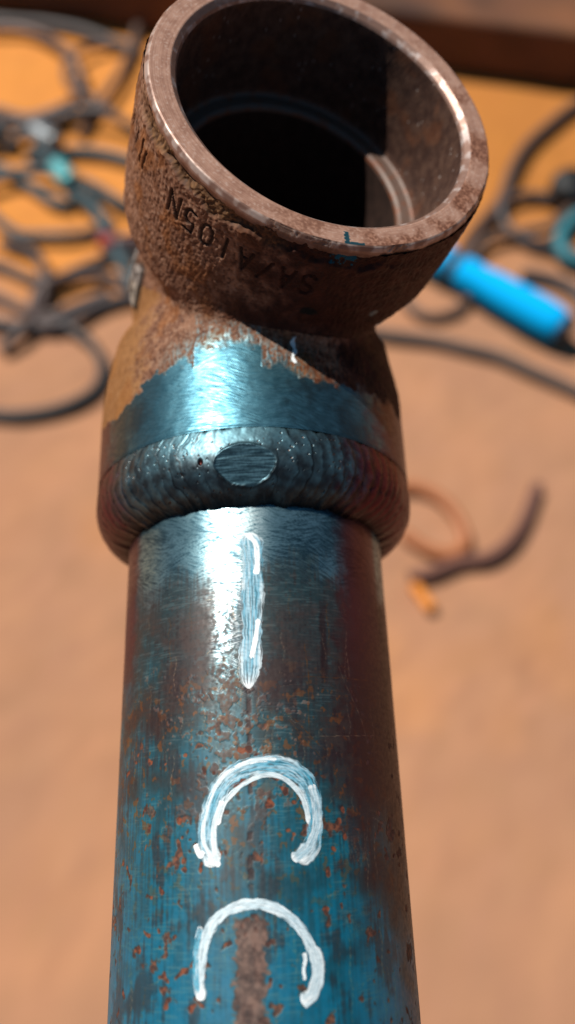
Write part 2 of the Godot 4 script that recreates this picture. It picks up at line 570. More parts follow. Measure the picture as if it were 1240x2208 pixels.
# the machined face, chamfers, bore and inner ledge of the open socket
func build_rim(elbow: Node) -> void:
	var shape := [Vector2(37.49, 62.6), Vector2(37.95, 64.0), Vector2(37.85, 64.6), Vector2(37.44, 65.35), Vector2(37.08, 65.6), Vector2(33.12, 65.6), Vector2(32.87, 65.5), Vector2(31.85, 64.6), Vector2(31.50, 63.9), Vector2(31.50, 41.4), Vector2(31.19, 40.4), Vector2(30.48, 40.0), Vector2(28.04, 40.0), Vector2(27.23, 39.5), Vector2(26.92, 38.6), Vector2(26.0, 10.0), Vector2(24.0, -8.0), Vector2(14.0, -22.0), Vector2(0.5, -26.0)]
	var steps := [3, 3, 4, 3, 26, 4, 9, 4, 36, 4, 4, 10, 4, 4, 26, 6, 6, 4]
	var prof: Array[Vector3] = []      # radius, height, zone
	for i in shape.size() - 1:
		for j in steps[i]:
			var q: Vector2 = shape[i].lerp(shape[i + 1], j / float(steps[i]))
			prof.append(Vector3(q.x, q.y, i))
	prof.append(Vector3(0.5, -26.0, 17))
	var nc := 901
	var nr := prof.size()
	var pos := PackedVector3Array()
	pos.resize(nc * nr)
	var albedo := PackedByteArray()
	albedo.resize(nc * nr * 3)
	var orm := PackedByteArray()
	orm.resize(nc * nr * 3)
	var groove := PackedFloat32Array()
	for i in nr:
		groove.append(rng.randf_range(-1.0, 1.0))
	for row in nr:
		var q := prof[row]
		var zone := int(q.z)
		for c in nc:
			var a := -PI + TAU * c / (nc - 1)
			var deg := rad_to_deg(a)
			var sa := sin(a)
			var ca := cos(a)
			var p := Vector3(q.x * sa, -q.x * ca, q.y)
			var big := coarse_noise.get_noise_3dv(p)
			var medium := mid_noise.get_noise_3dv(p)
			var small := fine_noise.get_noise_3dv(p * 1.3)
			var wobble := Vector2.ZERO
			var col := Color(0.66, 0.515, 0.445)
			var rough := 0.5
			var metal := 0.15
			if zone <= 3:
				# outer chamfer, nicked
				var nick := smoothstep(0.2, 0.6, mid_noise.get_noise_2d(deg * 0.14, 7.0) + 0.5 * big + 0.3 * small)
				wobble = Vector2(-0.22 * nick * (1.0 - absf(zone - 2.0) / 3.0) - 0.08 * medium, -0.12 * nick * (1.0 if zone >= 2 else 0.0))
				col = Color(0.47, 0.35, 0.30).lerp(Color(0.68, 0.61, 0.575), smoothstep(0.3, -0.3, medium) * (0.85 if zone >= 2 else 0.3))
				col = col.lerp(Color(0.36, 0.24, 0.17), nick * 0.6)
				metal = 0.25
				rough = 0.45
			elif zone <= 5:
				# turned face: rings from the tool, rust bloom
				var ring: float = groove[row]
				wobble.y = 0.008 * ring + 0.012 * medium + 0.006 * small
				col = col.lerp(Color(0.52, 0.375, 0.31), clampf(0.4 + 0.4 * ring + 0.9 * medium, 0.0, 1.0) * 0.75)
				col = col.lerp(Color(0.70, 0.61, 0.57), smoothstep(0.15, 0.6, small) * 0.6)
				var speck := smoothstep(-0.1, 0.35, big + 0.25 * medium) * smoothstep(-70.0, 40.0, deg) * smoothstep(150.0, 90.0, deg)
				col = col.lerp(Color(0.33, 0.185, 0.12).lerp(Color(0.58, 0.40, 0.31), clampf(0.5 + 1.3 * small, 0.0, 1.0)), speck * 0.8)
				rough = 0.5 + 0.15 * small
				# a small mark in blue marker near the front
				var bx := deg * 0.59
				if (absf(bx - 1.6 - 0.2 * small) < 0.45 and q.x > 34.2 and q.x < 37.2) or (bx > 1.4 and bx < 4.8 and absf(q.x - 36.9 + 0.2 * small) < 0.3):
					col = Color(0.06, 0.22, 0.27)
			elif zone <= 7:
				# inner chamfer, lighter in patches
				wobble.x = 0.04 * medium + 0.012 * small
				col = Color(0.52, 0.40, 0.35).lerp(Color(0.68, 0.62, 0.60), smoothstep(-0.1, 0.45, medium + 0.3 * big))
				rough = 0.42
				metal = 0.3
			elif zone <= 9:
				# socket wall: brown oxide with a few glints painted in as white specks
				wobble.x = 0.05 * medium + 0.05 * small
				col = Color(0.37, 0.275, 0.23).lerp(Color(0.235, 0.155, 0.13), clampf(0.5 + 0.9 * medium + 0.5 * small, 0.0, 1.0))
				col = col.lerp(Color(0.42, 0.245, 0.155), smoothstep(0.05, 0.4, big) * 0.5)
				rough = 0.55 + 0.2 * small
				if small > 0.70:
					col = Color(0.8, 0.78, 0.76)
					rough = 0.25
			elif zone <= 13:
				# the ledge a pipe would butt against
				wobble.y = 0.03 * medium
				col = Color(0.37, 0.295, 0.26).lerp(Color(0.45, 0.24, 0.14), 0.7 * smoothstep(0.0, 0.35, medium + (0.1 if zone == 10 or zone == 13 else -0.15)))
				rough = 0.5
				metal = 0.1
			else:
				col = Color(0.22, 0.155, 0.13).lerp(Color(0.15, 0.10, 0.082), clampf(0.5 + medium, 0.0, 1.0))  # deep bore coloured darker to deepen its shade
				rough = 0.6
			pos[row * nc + c] = Vector3((q.x + wobble.x) * sa, -(q.x + wobble.x) * ca, q.y + wobble.y) * MM
			var at := (row * nc + c) * 3
			put(albedo, at, col)
			orm[at + 1] = int(clampf(rough, 0.05, 1.0) * 255.0)
			orm[at + 2] = int(clampf(metal, 0.0, 1.0) * 255.0)
	part("machined_rim", grid_mesh(pos, nc, nr, true, true), mapped_material(albedo, orm, nc, nr), elbow)


# the fat fillet weld between the elbow and the pipe
func build_weld(root: Node) -> MeshInstance3D:
	var keys := [Vector3(37.5, T_EDGE - 0.5, 0), Vector3(37.95, T_EDGE + 0.1, 0), Vector3(38.1, 64.4, 0), Vector3(38.15, 66.4, 0), Vector3(38.05, 68.6, 0), Vector3(37.5, 71.0, 0), Vector3(36.3, 73.2, 0), Vector3(34.3, 75.2, 0), Vector3(31.6, 76.6, 0), Vector3(29.7, 77.0, 0)]
	var nc := 1201
	var nr := 96
	var prof := spline(keys, nr)
	var pos := PackedVector3Array()
	pos.resize(nc * nr)
	var albedo := PackedByteArray()
	albedo.resize(nc * nr * 3)
	var orm := PackedByteArray()
	orm.resize(nc * nr * 3)
	# plane of the little flat that was filed on the bead
	var spot_a := deg_to_rad(-15.0)
	var spot_q := prof[int(nr * 0.52)]
	var spot_n := Vector3(sin(spot_a) * 0.90, -0.43, cos(spot_a) * 0.90).normalized()
	var spot_p := Vector3(sin(spot_a) * spot_q.x, -spot_q.y, cos(spot_a) * spot_q.x)
	for c in nc:
		var a := -PI + TAU * c / (nc - 1)
		var deg := rad_to_deg(a)
		var sa := sin(a)
		var ca := cos(a)
		var u := deg * 0.65
		var dir := clampf((deg + 15.0) / 18.0, -1.0, 1.0)
		for row in nr:
			var s := row / float(nr - 1)
			var q := prof[row]
			q.y += (0.8 * mid_noise.get_noise_2d(u * 0.7, 3.0) + 0.5 * fine_noise.get_noise_2d(u * 0.8, 9.0)) * smoothstep(0.3, 0.05, s) - 0.1
			q.y += 0.7 * mid_noise.get_noise_2d(u * 0.6, 40.0) * smoothstep(0.7, 0.95, s)
			var p0 := Vector3(q.x * sa, -q.y, q.x * ca)
			var big := coarse_noise.get_noise_3dv(p0)
			var medium := mid_noise.get_noise_3dv(p0)
			var small := fine_noise.get_noise_3dv(p0 * 1.4)
			var d := prof[mini(row + 1, nr - 1)] - prof[maxi(row - 1, 0)]
			var n2 := Vector2(d.y, -d.x).normalized()       # outward: radius, along
			# ripples left by the moving puddle, bowed one way on each side
			var bow := 4.0 * (s - 0.45) * (s - 0.45) * 4.0
			var phase := (u - dir * (4.2 - bow) + 0.5 * medium + 1.5 * big) / 2.7
			var saw := phase - floorf(phase)
			var ripple := smoothstep(0.0, 0.9, saw) * smoothstep(1.0, 0.90, saw)
			var second := phase * 2.9 + 1.7 * medium
			ripple += 0.22 * sin(second * TAU) * smoothstep(-0.1, 0.3, big + small)
			var inside := smoothstep(0.03, 0.16, s) * smoothstep(0.97, 0.82, s)
			var strong := inside * (0.55 + 0.45 * smoothstep(-0.3, 0.3, big)) * lerpf(0.35, 1.0, smoothstep(7.0, 24.0, absf(deg + 15.0)))
			var lift := 0.13 * (ripple - 0.5) * strong * (0.45 + 0.55 * smoothstep(-0.35, 0.3, mid_noise.get_noise_2d(u * 0.35, s * 3.0 + 80.0))) + 0.22 * big + 0.05 * medium * inside + 0.015 * small
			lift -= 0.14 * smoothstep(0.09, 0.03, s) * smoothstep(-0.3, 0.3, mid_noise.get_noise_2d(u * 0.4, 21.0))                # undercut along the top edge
			lift -= 0.22 * exp(-pow((s - 0.60 - 0.05 * big) / 0.035, 2.0)) * smoothstep(-0.1, 0.3, big + medium)
			var bead := smoothstep(0.74, 0.9, small + 0.35 * medium) * inside
			lift += 0.03 * bead
			lift -= 0.3 * smoothstep(0.62, 0.74, -small - 0.2 * medium) * inside
			var p := Vector3((q.x + n2.x * lift) * sa, -(q.y + n2.y * lift), (q.x + n2.x * lift) * ca)
			var over := spot_n.dot(p - spot_p) + 0.75
			var flat := 0.0
			var es := Vector2((deg + 15.0) * 0.65 / 6.0, (q.y - spot_q.y - 0.3) / 4.1).length() + 0.07 * medium + 0.06 * big
			if es < 1.15:
				flat = smoothstep(1.04, 0.97, es)
				var fixed := p - spot_n * over
				fixed += spot_n * (0.02 * grain_noise.get_noise_2d(u * 0.3, q.y * 3.2) - 0.07 * exp(-pow((q.y - spot_q.y + 1.7 + 0.05 * u) / 0.3, 2.0)))
				p = p.lerp(fixed, flat)
				lift -= 0.0
				var lip := smoothstep(1.14, 1.04, es) * (1.0 - flat)
				p += spot_n * 0.10 * lip * smoothstep(-0.3, 0.3, medium)
			var col := Color(0.27, 0.375, 0.415).lerp(Color(0.15, 0.18, 0.20), clampf(0.75 + 0.9 * medium - 0.6 * ripple * strong, 0.0, 1.0))
			col = col.lerp(Color(0.36, 0.53, 0.585), 0.85 * smoothstep(44.0, 8.0, absf(deg + 24.0) + 8.0 * medium) * smoothstep(0.6, 0.2, s))  # teal highlight painted on the upper half near the front
			var line := smoothstep(0.80, 0.92, saw) * smoothstep(1.0, 0.95, saw) * inside * smoothstep(5.0, 14.0, absf(deg + 15.0)) * smoothstep(-0.35, 0.15, mid_noise.get_noise_2d(u * 0.5, s * 4.0 + 30.0))
			var maroon := maxf(smoothstep(13.0, 34.0, deg + 9.0 * medium), smoothstep(-58.0, -80.0, deg + 8.0 * medium))
			col = col.lerp(Color(0.36, 0.075, 0.115).lerp(Color(0.15, 0.055, 0.075), clampf(0.65 - 0.9 * ripple + 0.5 * medium, 0.0, 1.0)), 0.85 * maroon)
			col = col.lerp(Color(0.05, 0.055, 0.065), line * 0.75)
			col = col.lerp(Color(0.055, 0.055, 0.06), smoothstep(0.75, 0.98, s) * 0.7)  # underside of the bead darkened, its shade painted in
			col = col.lerp(Color(0.42, 0.20, 0.12), smoothstep(0.62, 0.74, -small - 0.2 * medium + 0.2 * big) * 0.8)
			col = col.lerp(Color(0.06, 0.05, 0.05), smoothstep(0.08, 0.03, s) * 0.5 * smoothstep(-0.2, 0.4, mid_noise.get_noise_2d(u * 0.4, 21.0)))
			col = col.lerp(Color(0.34, 0.48, 0.53).lerp(Color(0.14, 0.235, 0.275), clampf(0.5 + 0.8 * grain_noise.get_noise_2d(u * 0.15, q.y * 3.6) + 0.4 * small, 0.0, 1.0)), flat)
			if es > 0.98 and es < 1.16:
				col = col.lerp(Color(0.05, 0.06, 0.07), 0.5 * smoothstep(0.0, 3.0, q.y - spot_q.y) * smoothstep(0.98, 1.03, es) * smoothstep(1.16, 1.06, es))
			# one open pore left of the flat
			var pore := smoothstep(0.55, 0.25, Vector2((deg + 29.0) * 0.65, (q.y - 69.6) * 0.7).length())
			col = col.lerp(Color(0.22, 0.05, 0.03), pore)
			p -= Vector3(sa, 0, ca) * 0.5 * pore
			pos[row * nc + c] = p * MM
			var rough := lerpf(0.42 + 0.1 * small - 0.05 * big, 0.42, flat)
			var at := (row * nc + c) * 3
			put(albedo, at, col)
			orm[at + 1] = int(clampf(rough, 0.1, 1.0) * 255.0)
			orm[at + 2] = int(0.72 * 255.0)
	return part("weld_bead", grid_mesh(pos, nc, nr, true, true), mapped_material(albedo, orm, nc, nr), root)


func build_pipe(root: Node) -> MeshInstance3D:
	var front := 620
	var rear := 60
	var nc := front + rear + 1
	var fine_rows := 560
	var nr := fine_rows + 50
	var angles := PackedFloat32Array()
	for c in nc:
		angles.append(-122.0 + 212.0 * c / front if c <= front else 90.0 + 148.0 * (c - front) / rear)
	var depth := PackedFloat32Array()
	for r in nr:
		depth.append(T_TOE - 1.2 + 104.0 * r / fine_rows if r <= fine_rows else T_TOE + 102.8 + 560.0 * pow((r - fine_rows) / 49.0, 1.5))
	var pos := PackedVector3Array()
	pos.resize(nc * nr)
	var albedo := PackedByteArray()
	albedo.resize(nc * nr * 3)
	var orm := PackedByteArray()
	orm.resize(nc * nr * 3)
	var scratch := pipe_scratches(angles, depth)
	for r in nr:
		var t := depth[r]
		for c in nc:
			var deg := angles[c]
			var a := deg_to_rad(deg)
			var x := deg * 0.526
			var sa := sin(a)
			var ca := cos(a)
			var q := Vector3(R_PIPE * sa, t, R_PIPE * ca)
			var big := coarse_noise.get_noise_3dv(q)
			var medium := mid_noise.get_noise_3dv(q)
			var small := fine_noise.get_noise_3dv(q)
			var axial := grain_noise.get_noise_2d(x * 1.1, t * 0.07)
			var cross := grain_noise.get_noise_2d(x * 0.12 + 90.0, t * 1.5)
			# ground bare next to the weld, more and more mill scale further down
			var g := smoothstep(99.0, 87.0, t + 6.0 * big + 4.5 * medium + 2.0 * axial)
			var streak := smoothstep(121.0, 101.0, t + 7.0 * medium + 5.0 * small) * smoothstep(11.0, 5.0, absf(deg + 21.0)) * 0.9
			var bare := maxf(g, streak)
			var brush := brushed(x, t)
			var scale := Color(0.215, 0.175, 0.17).lerp(Color(0.12, 0.21, 0.235), clampf(0.55 + 1.1 * big + 0.22 * axial + 0.3 * cross + 0.45 * medium, 0.0, 1.0))
			scale = scale.lerp(Color(0.17, 0.105, 0.105), smoothstep(0.1, 0.6, 0.5 * axial + 0.5 * cross + 0.5 * medium) * 0.55)
			var teal := smoothstep(112.0, 146.0, t + 22.0 * big + 8.0 * medium - 0.55 * maxf(deg - 8.0, 0.0) + 0.12 * maxf(-deg - 20.0, 0.0))
			var paint := Color(0.02, 0.35, 0.44).lerp(Color(0.08, 0.255, 0.305), clampf(0.5 + 0.8 * medium + 0.6 * axial, 0.0, 1.0))
			paint = paint.lerp(Color(0.005, 0.40, 0.53), smoothstep(140.0, 170.0, t + 10.0 * big) * 0.55)
			paint = paint.lerp(Color(0.03, 0.23, 0.285), smoothstep(0.15, 0.5, -big) * 0.5)
			var col := scale.lerp(paint, teal)
			var rough := lerpf(0.50, 0.47, teal) + 0.12 * small
			var metal := lerpf(0.35, 0.12, teal)
			var lift := 0.04 * big + 0.012 * medium
			# greyish flaking and rust in the middle stretch
			var band := smoothstep(103.0, 114.0, t) * smoothstep(150.0, 128.0, t)
			var flake := smoothstep(0.12, 0.30, medium + 0.55 * small + 0.5 * big - 0.25 + 0.30 * band - 0.012 * absf(deg + 25.0)) * band
			col = col.lerp(Color(0.47, 0.36, 0.325).lerp(Color(0.345, 0.235, 0.195), clampf(0.5 + small * 1.4, 0.0, 1.0)), flake * 0.75)
			lift += 0.05 * flake
			var light_teal := smoothstep(0.10, 0.32, medium - 0.4 * small - 0.35 * flake) * band * smoothstep(24.0, 6.0, absf(deg + 22.0))
			col = col.lerp(Color(0.24, 0.47, 0.53), light_teal * 0.65)
			var ochre := smoothstep(0.30, 0.46, mid_noise.get_noise_2d(x * 0.9 + 40.0, t * 0.8) + 0.3 * small) * smoothstep(106.0, 118.0, t) * smoothstep(162.0, 136.0, t)
			col = col.lerp(Color(0.42, 0.235, 0.11), ochre * 0.7)
			# handling scuffs: short pale hairs both ways, purple brown stains
			var scuff := smoothstep(0.42, 0.62, absf(cross) + 0.35 * medium) * smoothstep(0.0, 0.35, big + 0.25)
			col = col.lerp(Color(0.36, 0.44, 0.45), scuff * 0.28)
			var stain := smoothstep(0.05, 0.40, coarse_noise.get_noise_2d(x * 1.1 + 200.0, t * 0.7) + 0.35 * medium + 0.2 * axial)
			col = col.lerp(Color(0.17, 0.105, 0.115), stain * 0.45 * smoothstep(104.0, 112.0, t))
			rough = lerpf(rough, 0.62, scuff * 0.5)
			# rust pits
			var pit := smoothstep(0.56, 0.68, fine_noise.get_noise_2d(x * 0.3 + 12.0, t * 0.3) + 0.5 * big) * smoothstep(112.0, 128.0, t)
			pit = maxf(pit, 0.9 * smoothstep(0.40, 0.52, mid_noise.get_noise_2d(x * 0.55 - 77.0, t * 0.5) + 0.12 * small + 0.4 * big - 0.05) * smoothstep(126.0, 140.0, t))
			col = col.lerp(Color(0.50, 0.225, 0.11).lerp(Color(0.225, 0.085, 0.055), clampf(0.5 + 1.5 * small, 0.0, 1.0)), pit * 0.9)
			lift -= 0.07 * pit
			rough = lerpf(rough, 0.8, maxf(pit, flake * 0.6))
			metal = lerpf(metal, 0.0, maxf(pit, flake))
			# brownish right flank, maroon on both sides by the weld
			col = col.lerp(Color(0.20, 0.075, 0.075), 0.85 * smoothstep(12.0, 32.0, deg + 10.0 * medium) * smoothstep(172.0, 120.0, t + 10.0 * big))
			var tint := maxf(smoothstep(18.0, 30.0, deg + 3.0 * medium) * smoothstep(52.0, 46.0, deg) , smoothstep(-67.0, -76.0, deg + 3.0 * medium)) * smoothstep(122.0, 96.0, t + 5.0 * medium)
			# bare steel, the sun highlight painted in as a lighter strip
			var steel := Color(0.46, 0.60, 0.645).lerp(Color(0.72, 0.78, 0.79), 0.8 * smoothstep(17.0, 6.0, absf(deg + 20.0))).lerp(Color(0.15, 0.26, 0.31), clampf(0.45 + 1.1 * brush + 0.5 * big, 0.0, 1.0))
			steel = steel.lerp(Color(0.18, 0.15, 0.155), 0.55 * smoothstep(-0.1, 0.45, big + 0.3 * axial) * smoothstep(84.0, 96.0, t))
			var keep := bare * (1.0 - 0.75 * smoothstep(0.1, 0.4, small + 0.6 * medium) * smoothstep(88.0, 104.0, t))
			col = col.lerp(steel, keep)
			col = col.lerp(Color(0.275, 0.085, 0.115), tint * 0.75)
			rough = lerpf(rough, 0.36 + 0.14 * brush, keep)
			metal = lerpf(metal, 0.85, keep)
			lift = lerpf(lift, 0.03 * big + 0.014 * brush, keep)
			# dark seam line and side gouges
			var seam := smoothstep(0.65, 0.25, absf(x + 8.3 + 0.35 * medium)) * smoothstep(104.0, 114.0, t) * smoothstep(152.0, 146.0, t) * smoothstep(-0.25, 0.1, grain_noise.get_noise_2d(3.0, t * 0.35) + 0.2 * small)
			seam = maxf(seam, 0.7 * smoothstep(0.9, 0.3, absf(x - 7.2 + 0.4 * medium)) * smoothstep(96.0, 101.0, t) * smoothstep(116.0, 108.0, t))
			col = col.lerp(Color(0.135, 0.055, 0.06), seam * 0.85)
			lift -= 0.04 * seam
			# band of rough brown scale low on the front
			var sx := (x + 8.7 + 0.3 * medium) / 2.6
			var bar := smoothstep(1.12, 0.82, absf(sx) + 0.45 * medium + 0.35 * small) * smoothstep(152.6, 153.6, t + 0.6 * medium)
			if bar > 0.0:
				var wave := clampf(1.5 * mid_noise.get_noise_2d(x * 0.5 + t * 0.45, t * 0.75 - x * 0.6) + 0.6 * small, -1.0, 1.0)
				col = col.lerp(Color(0.45, 0.335, 0.29).lerp(Color(0.215, 0.13, 0.11), clampf(0.45 - 0.55 * wave + 0.8 * small, 0.0, 1.0)), bar * 0.92)
				lift += bar * (0.03 + 0.04 * wave)
				rough = lerpf(rough, 0.75, bar)
				metal *= 1.0 - bar
			var sc: float = scratch[r * nc + c]
			if sc > 0.0:
				col = col.lerp(Color(0.55, 0.46, 0.36), sc)
				lift -= 0.04 * sc
			elif sc < 0.0:
				col = col.lerp(Color(0.40, 0.22, 0.085), -sc)
			var rr := R_PIPE + lift
			pos[r * nc + c] = Vector3(rr * sa, -t, rr * ca) * MM
			var at := (r * nc + c) * 3
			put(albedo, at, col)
			orm[at + 1] = int(clampf(rough, 0.1, 1.0) * 255.0)
			orm[at + 2] = int(clampf(metal, 0.0, 1.0) * 255.0)
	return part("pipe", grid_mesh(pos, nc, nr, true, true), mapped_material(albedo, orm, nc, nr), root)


# thin scratches drawn along lines on the pipe: positive pale, negative ochre
func pipe_scratches(angles: PackedFloat32Array, depth: PackedFloat32Array) -> PackedFloat32Array:
	var out := PackedFloat32Array()
	out.resize(angles.size() * depth.size())
	var lines := []
	# angle, t, angle, t, strength
	lines.append([3.0, 112.5, 40.0, 112.0, -0.7])
	lines.append([4.0, 123.8, 38.0, 122.8, 0.55])
	lines.append([6.0, 106.0, 6.5, 125.0, -0.75])
	lines.append([20.0, 110.0, 33.0, 124.0, 0.4])
	lines.append([-66.0, 112.0, -72.0, 126.0, -0.6])
	lines.append([-3.0, 119.0, 12.0, 126.0, -0.8])
	lines.append([-2.0, 120.5, 11.0, 128.0, -0.6])
	lines.append([-8.0, 155.0, 2.0, 162.0, 0.35])
	lines.append([-22.0, 145.0, -12.0, 150.0, 0.35])
	lines.append([24.0, 148.0, 30.0, 138.0, 0.3])
	for i in 9:
		lines.append([17.0 + i * 1.3, 153.0 + 0.6 * i, 18.5 + i * 1.2, 158.0 - 0.3 * i, 0.32])
	for i in 14:
		lines.append([14.0 + i * 1.0, 142.0 + 2.0 * sin(i * 2.3), 17.0 + i * 0.9, 145.5 + sin(i * 3.1), 0.3])
	for i in 240:
		var a := rng.randf_range(-90.0, 60.0)
		var t := rng.randf_range(94.0, 178.0)
		var tall := rng.randf() < 0.6
		lines.append([a, t, a + (rng.randf_range(-0.6, 0.6) if tall else rng.randf_range(-9.0, 9.0)), t + (rng.randf_range(2.0, 10.0) if tall else rng.randf_range(-2.0, 2.0)), rng.randf_range(0.2, 0.6) * (1.0 if rng.randf() < 0.65 else -1.0)])
	for l in lines:
		var n := int(maxf(absf(l[2] - l[0]) * 3.2, absf(l[3] - l[1]) * 6.0)) + 2
		for i in n:
			var f := i / float(n - 1)
			var deg: float = lerpf(l[0], l[2], f) + 0.5 * sin(f * 7.0 + l[1])
			var t: float = lerpf(l[1], l[3], f)
			var c := int((deg + 122.0) / 212.0 * 620.0)
			var r := int((t - T_TOE + 1.2) / 104.0 * 560.0)
			if c > 0 and c < 619 and r > 0 and r < 559:
				var fade: float = l[4] * (0.55 + 0.45 * sin(f * PI)) * (0.6 + 0.4 * sin(f * 43.0 + l[0]))
				out[r * angles.size() + c] = fade
				out[r * angles.size() + c + 1] = fade * 0.5
	return out


# strokes of a white paint marker, standing a little proud of the pipe
func build_paint(pipe: Node) -> void:
	var upper := [[-27.6, 145.0], [-30.3, 142.2], [-30.6, 138.4], [-28.0, 134.0], [-23.4, 130.7], [-17.3, 129.0], [-9.5, 128.5], [-1.8, 129.2], [3.6, 131.4], [6.3, 135.0], [6.6, 139.0], [5.0, 142.6], [-0.4, 144.6]]
	var lower := [[-32.0, 165.3], [-33.3, 162.7], [-32.3, 158.8], [-30.3, 155.4], [-27.0, 153.2], [-21.6, 151.7], [-15.5, 151.2], [-8.8, 151.8], [-2.2, 154.0], [2.2, 156.9], [4.6, 160.0], [5.3, 162.8], [3.2, 165.0], [-0.2, 166.1]]
	var o := paint_stroke("painted_letter", upper, 3.7, 0.035, 0.85, 1, pipe)
	o.set_meta("label", "upper of the two white arched marker letters")
	paint_stroke("paint_line", [[-27.0, 138.4], [-24.2, 134.6], [-17.6, 131.6], [-9.5, 130.2], [-2.0, 131.6], [2.8, 134.8], [4.4, 138.8]], 1.0, 0.04, 0.35, 2, o)
	paint_stroke("paint_line", [[-28.5, 144.6], [-31.9, 141.0], [-31.6, 137.0], [-28.0, 132.2], [-22.0, 129.2], [-14.0, 127.7], [-6.0, 127.6]], 1.0, 0.05, 0.3, 11, o)
	paint_stroke("paint_line", [[-2.0, 144.4], [3.4, 142.8], [6.9, 139.6], [7.4, 135.6], [5.6, 132.0]], 1.9, 0.06, 0.55, 12, o)
	paint_stroke("paint_line", [[-26.6, 145.2], [-28.2, 142.0], [-28.0, 138.0], [-25.2, 134.2]], 1.2, 0.06, 0.3, 13, o)
	paint_stroke("paint_blob", [[-35.0, 141.4], [-34.2, 142.4], [-33.0, 143.3], [-32.0, 142.6]], 1.1, 0.14, 0.1, 3, o)
	var p := paint_stroke("painted_letter", lower, 2.0, 0.06, 0.4, 4, pipe)
	p.set_meta("label", "lower of the two white arched marker letters")
	paint_stroke("paint_line", [[-33.6, 164.6], [-34.5, 161.0], [-34.0, 157.0], [-32.8, 154.4]], 1.3, 0.08, 1.1, 5, p)
	paint_stroke("paint_line", [[-0.6, 166.0], [3.4, 164.8], [5.4, 161.5], [4.2, 158.0]], 2.6, 0.07, 0.35, 14, p)
	paint_stroke("paint_blob", [[0.9, 158.9], [1.2, 160.0], [0.6, 161.3], [0.8, 162.9]], 0.8, 0.15, 0.2, 7, p)
	var q := paint_stroke("paint_streak", [[-14.6, 83.0], [-13.6, 86.5], [-13.4, 92.0], [-13.8, 99.0], [-14.6, 107.0], [-15.6, 114.6]], 4.6, 0.03, 0.85, 8, pipe)
	paint_stroke("paint_line", [[-15.0, 83.2], [-12.0, 85.6], [-11.5, 89.5], [-12.2, 92.0]], 1.3, 0.05, 0.15, 15, q)
	paint_stroke("paint_line", [[-11.6, 101.0], [-12.8, 105.0], [-14.4, 109.0]], 1.1, 0.05, 0.1, 16, q)
	q.set_meta("label", "long white and blue streak of paint marker below the weld")


func paint_stroke(called: String, line: Array, width: float, height: float, blue: float, s: int, parent: Node) -> MeshInstance3D:
	var pts := []
	for q in line:
		pts.append(Vector3(q[0] * 0.526, q[1], 0))
	var count := int(line.size() * 22)
	var path := spline(pts, count)
	var nw := 25
	var pos := PackedVector3Array()
	var colors := PackedColorArray()
	for i in count:
		var f := i / float(count - 1)
		var dir := (path[mini(i + 1, count - 1)] - path[maxi(i - 1, 0)]).normalized()
		var side := Vector3(-dir.y, dir.x, 0)
		var ends := sqrt(clampf(minf(f, 1.0 - f) * count / 22.0 * 2.6 / maxf(width * 0.35, 0.6), 0.0, 1.0))
		for k in nw:
			var v := k / float(nw - 1) * 2.0 - 1.0
			var rag := 1.0 + 0.22 * coarse_noise.get_noise_2d(path[i].x * 2.0 + s * 50.0, path[i].y * 2.0) + 0.12 * mid_noise.get_noise_2d(path[i].x * 2.0 + s * 30.0, path[i].y * 2.0) + 0.07 * mid_noise.get_noise_2d(path[i].x * 3.0 + signf(v) * 40.0, path[i].y * 3.0 + s * 9.0)
			var w := width * 0.5 * maxf(ends, 0.12) * rag
			var p := path[i] + side * v * w
			var hair := grain_noise.get_noise_2d(v * width * 1.1 + s * 17.0, f * line.size() * 0.5)
			var hair2 := fine_noise.get_noise_2d(v * width * 1.4 + s * 5.0, f * line.size() * 1.3)
			var rim := smoothstep(0.45, 0.85, absf(v)) * smoothstep(0.0, 0.35, mid_noise.get_noise_2d(signf(v) * 30.0 + s * 11.0, f * line.size() * 1.6))
			var h := height * sqrt(maxf(1.0 - v * v * v * v, 0.0)) * (0.6 + 0.3 * rim + 0.25 * hair + 0.12 * hair2) * maxf(ends, 0.3)
			if k == 0 or k == nw - 1:
				h = -0.05
			var rr := R_PIPE + 0.07 + maxf(h, -0.12)
			var a := p.x / R_PIPE
			pos.append(Vector3(sin(a) * rr, -p.y, cos(a) * rr) * MM)
			var thin := clampf(blue * (1.0 - 0.75 * rim) * (0.8 + 0.3 * hair + 0.2 * hair2) + 0.15 * blue, 0.0, 1.0)
			thin *= smoothstep(0.0, 0.12, minf(f, 1.0 - f))
			var paint := Color(0.78, 0.83, 0.85).lerp(Color(0.06, 0.31, 0.45), thin)
			var worn := fine_noise.get_noise_2d(v * width * 1.6 + s * 3.0, f * line.size() * 1.1 + 20.0)
			paint.a = smoothstep(1.0, 0.7, absf(v) + 0.25 * worn) * (1.0 - 0.75 * blue * smoothstep(0.0, 0.5, worn + 0.5 * hair2 - 0.25 * rim))
			# dry marker catches on the grain of the steel
			var tooth := grain_noise.get_noise_2d(p.x * 0.5, p.y * 2.6) + 0.7 * fine_noise.get_noise_2d(p.x * 1.3, p.y * 1.3)
			paint.a *= 1.0 - (0.10 + 0.16 * blue) * smoothstep(0.05, 0.5, tooth)
			colors.append(paint)
	var m := plain_material(Color.WHITE, 0.5)
	m.transparency = BaseMaterial3D.TRANSPARENCY_ALPHA
	m.vertex_color_use_as_albedo = true
	return part(called, grid_mesh(pos, nw, count, false, false, colors), m, parent)


# ---------------------------------------------------------------- hoses and cables on the floor

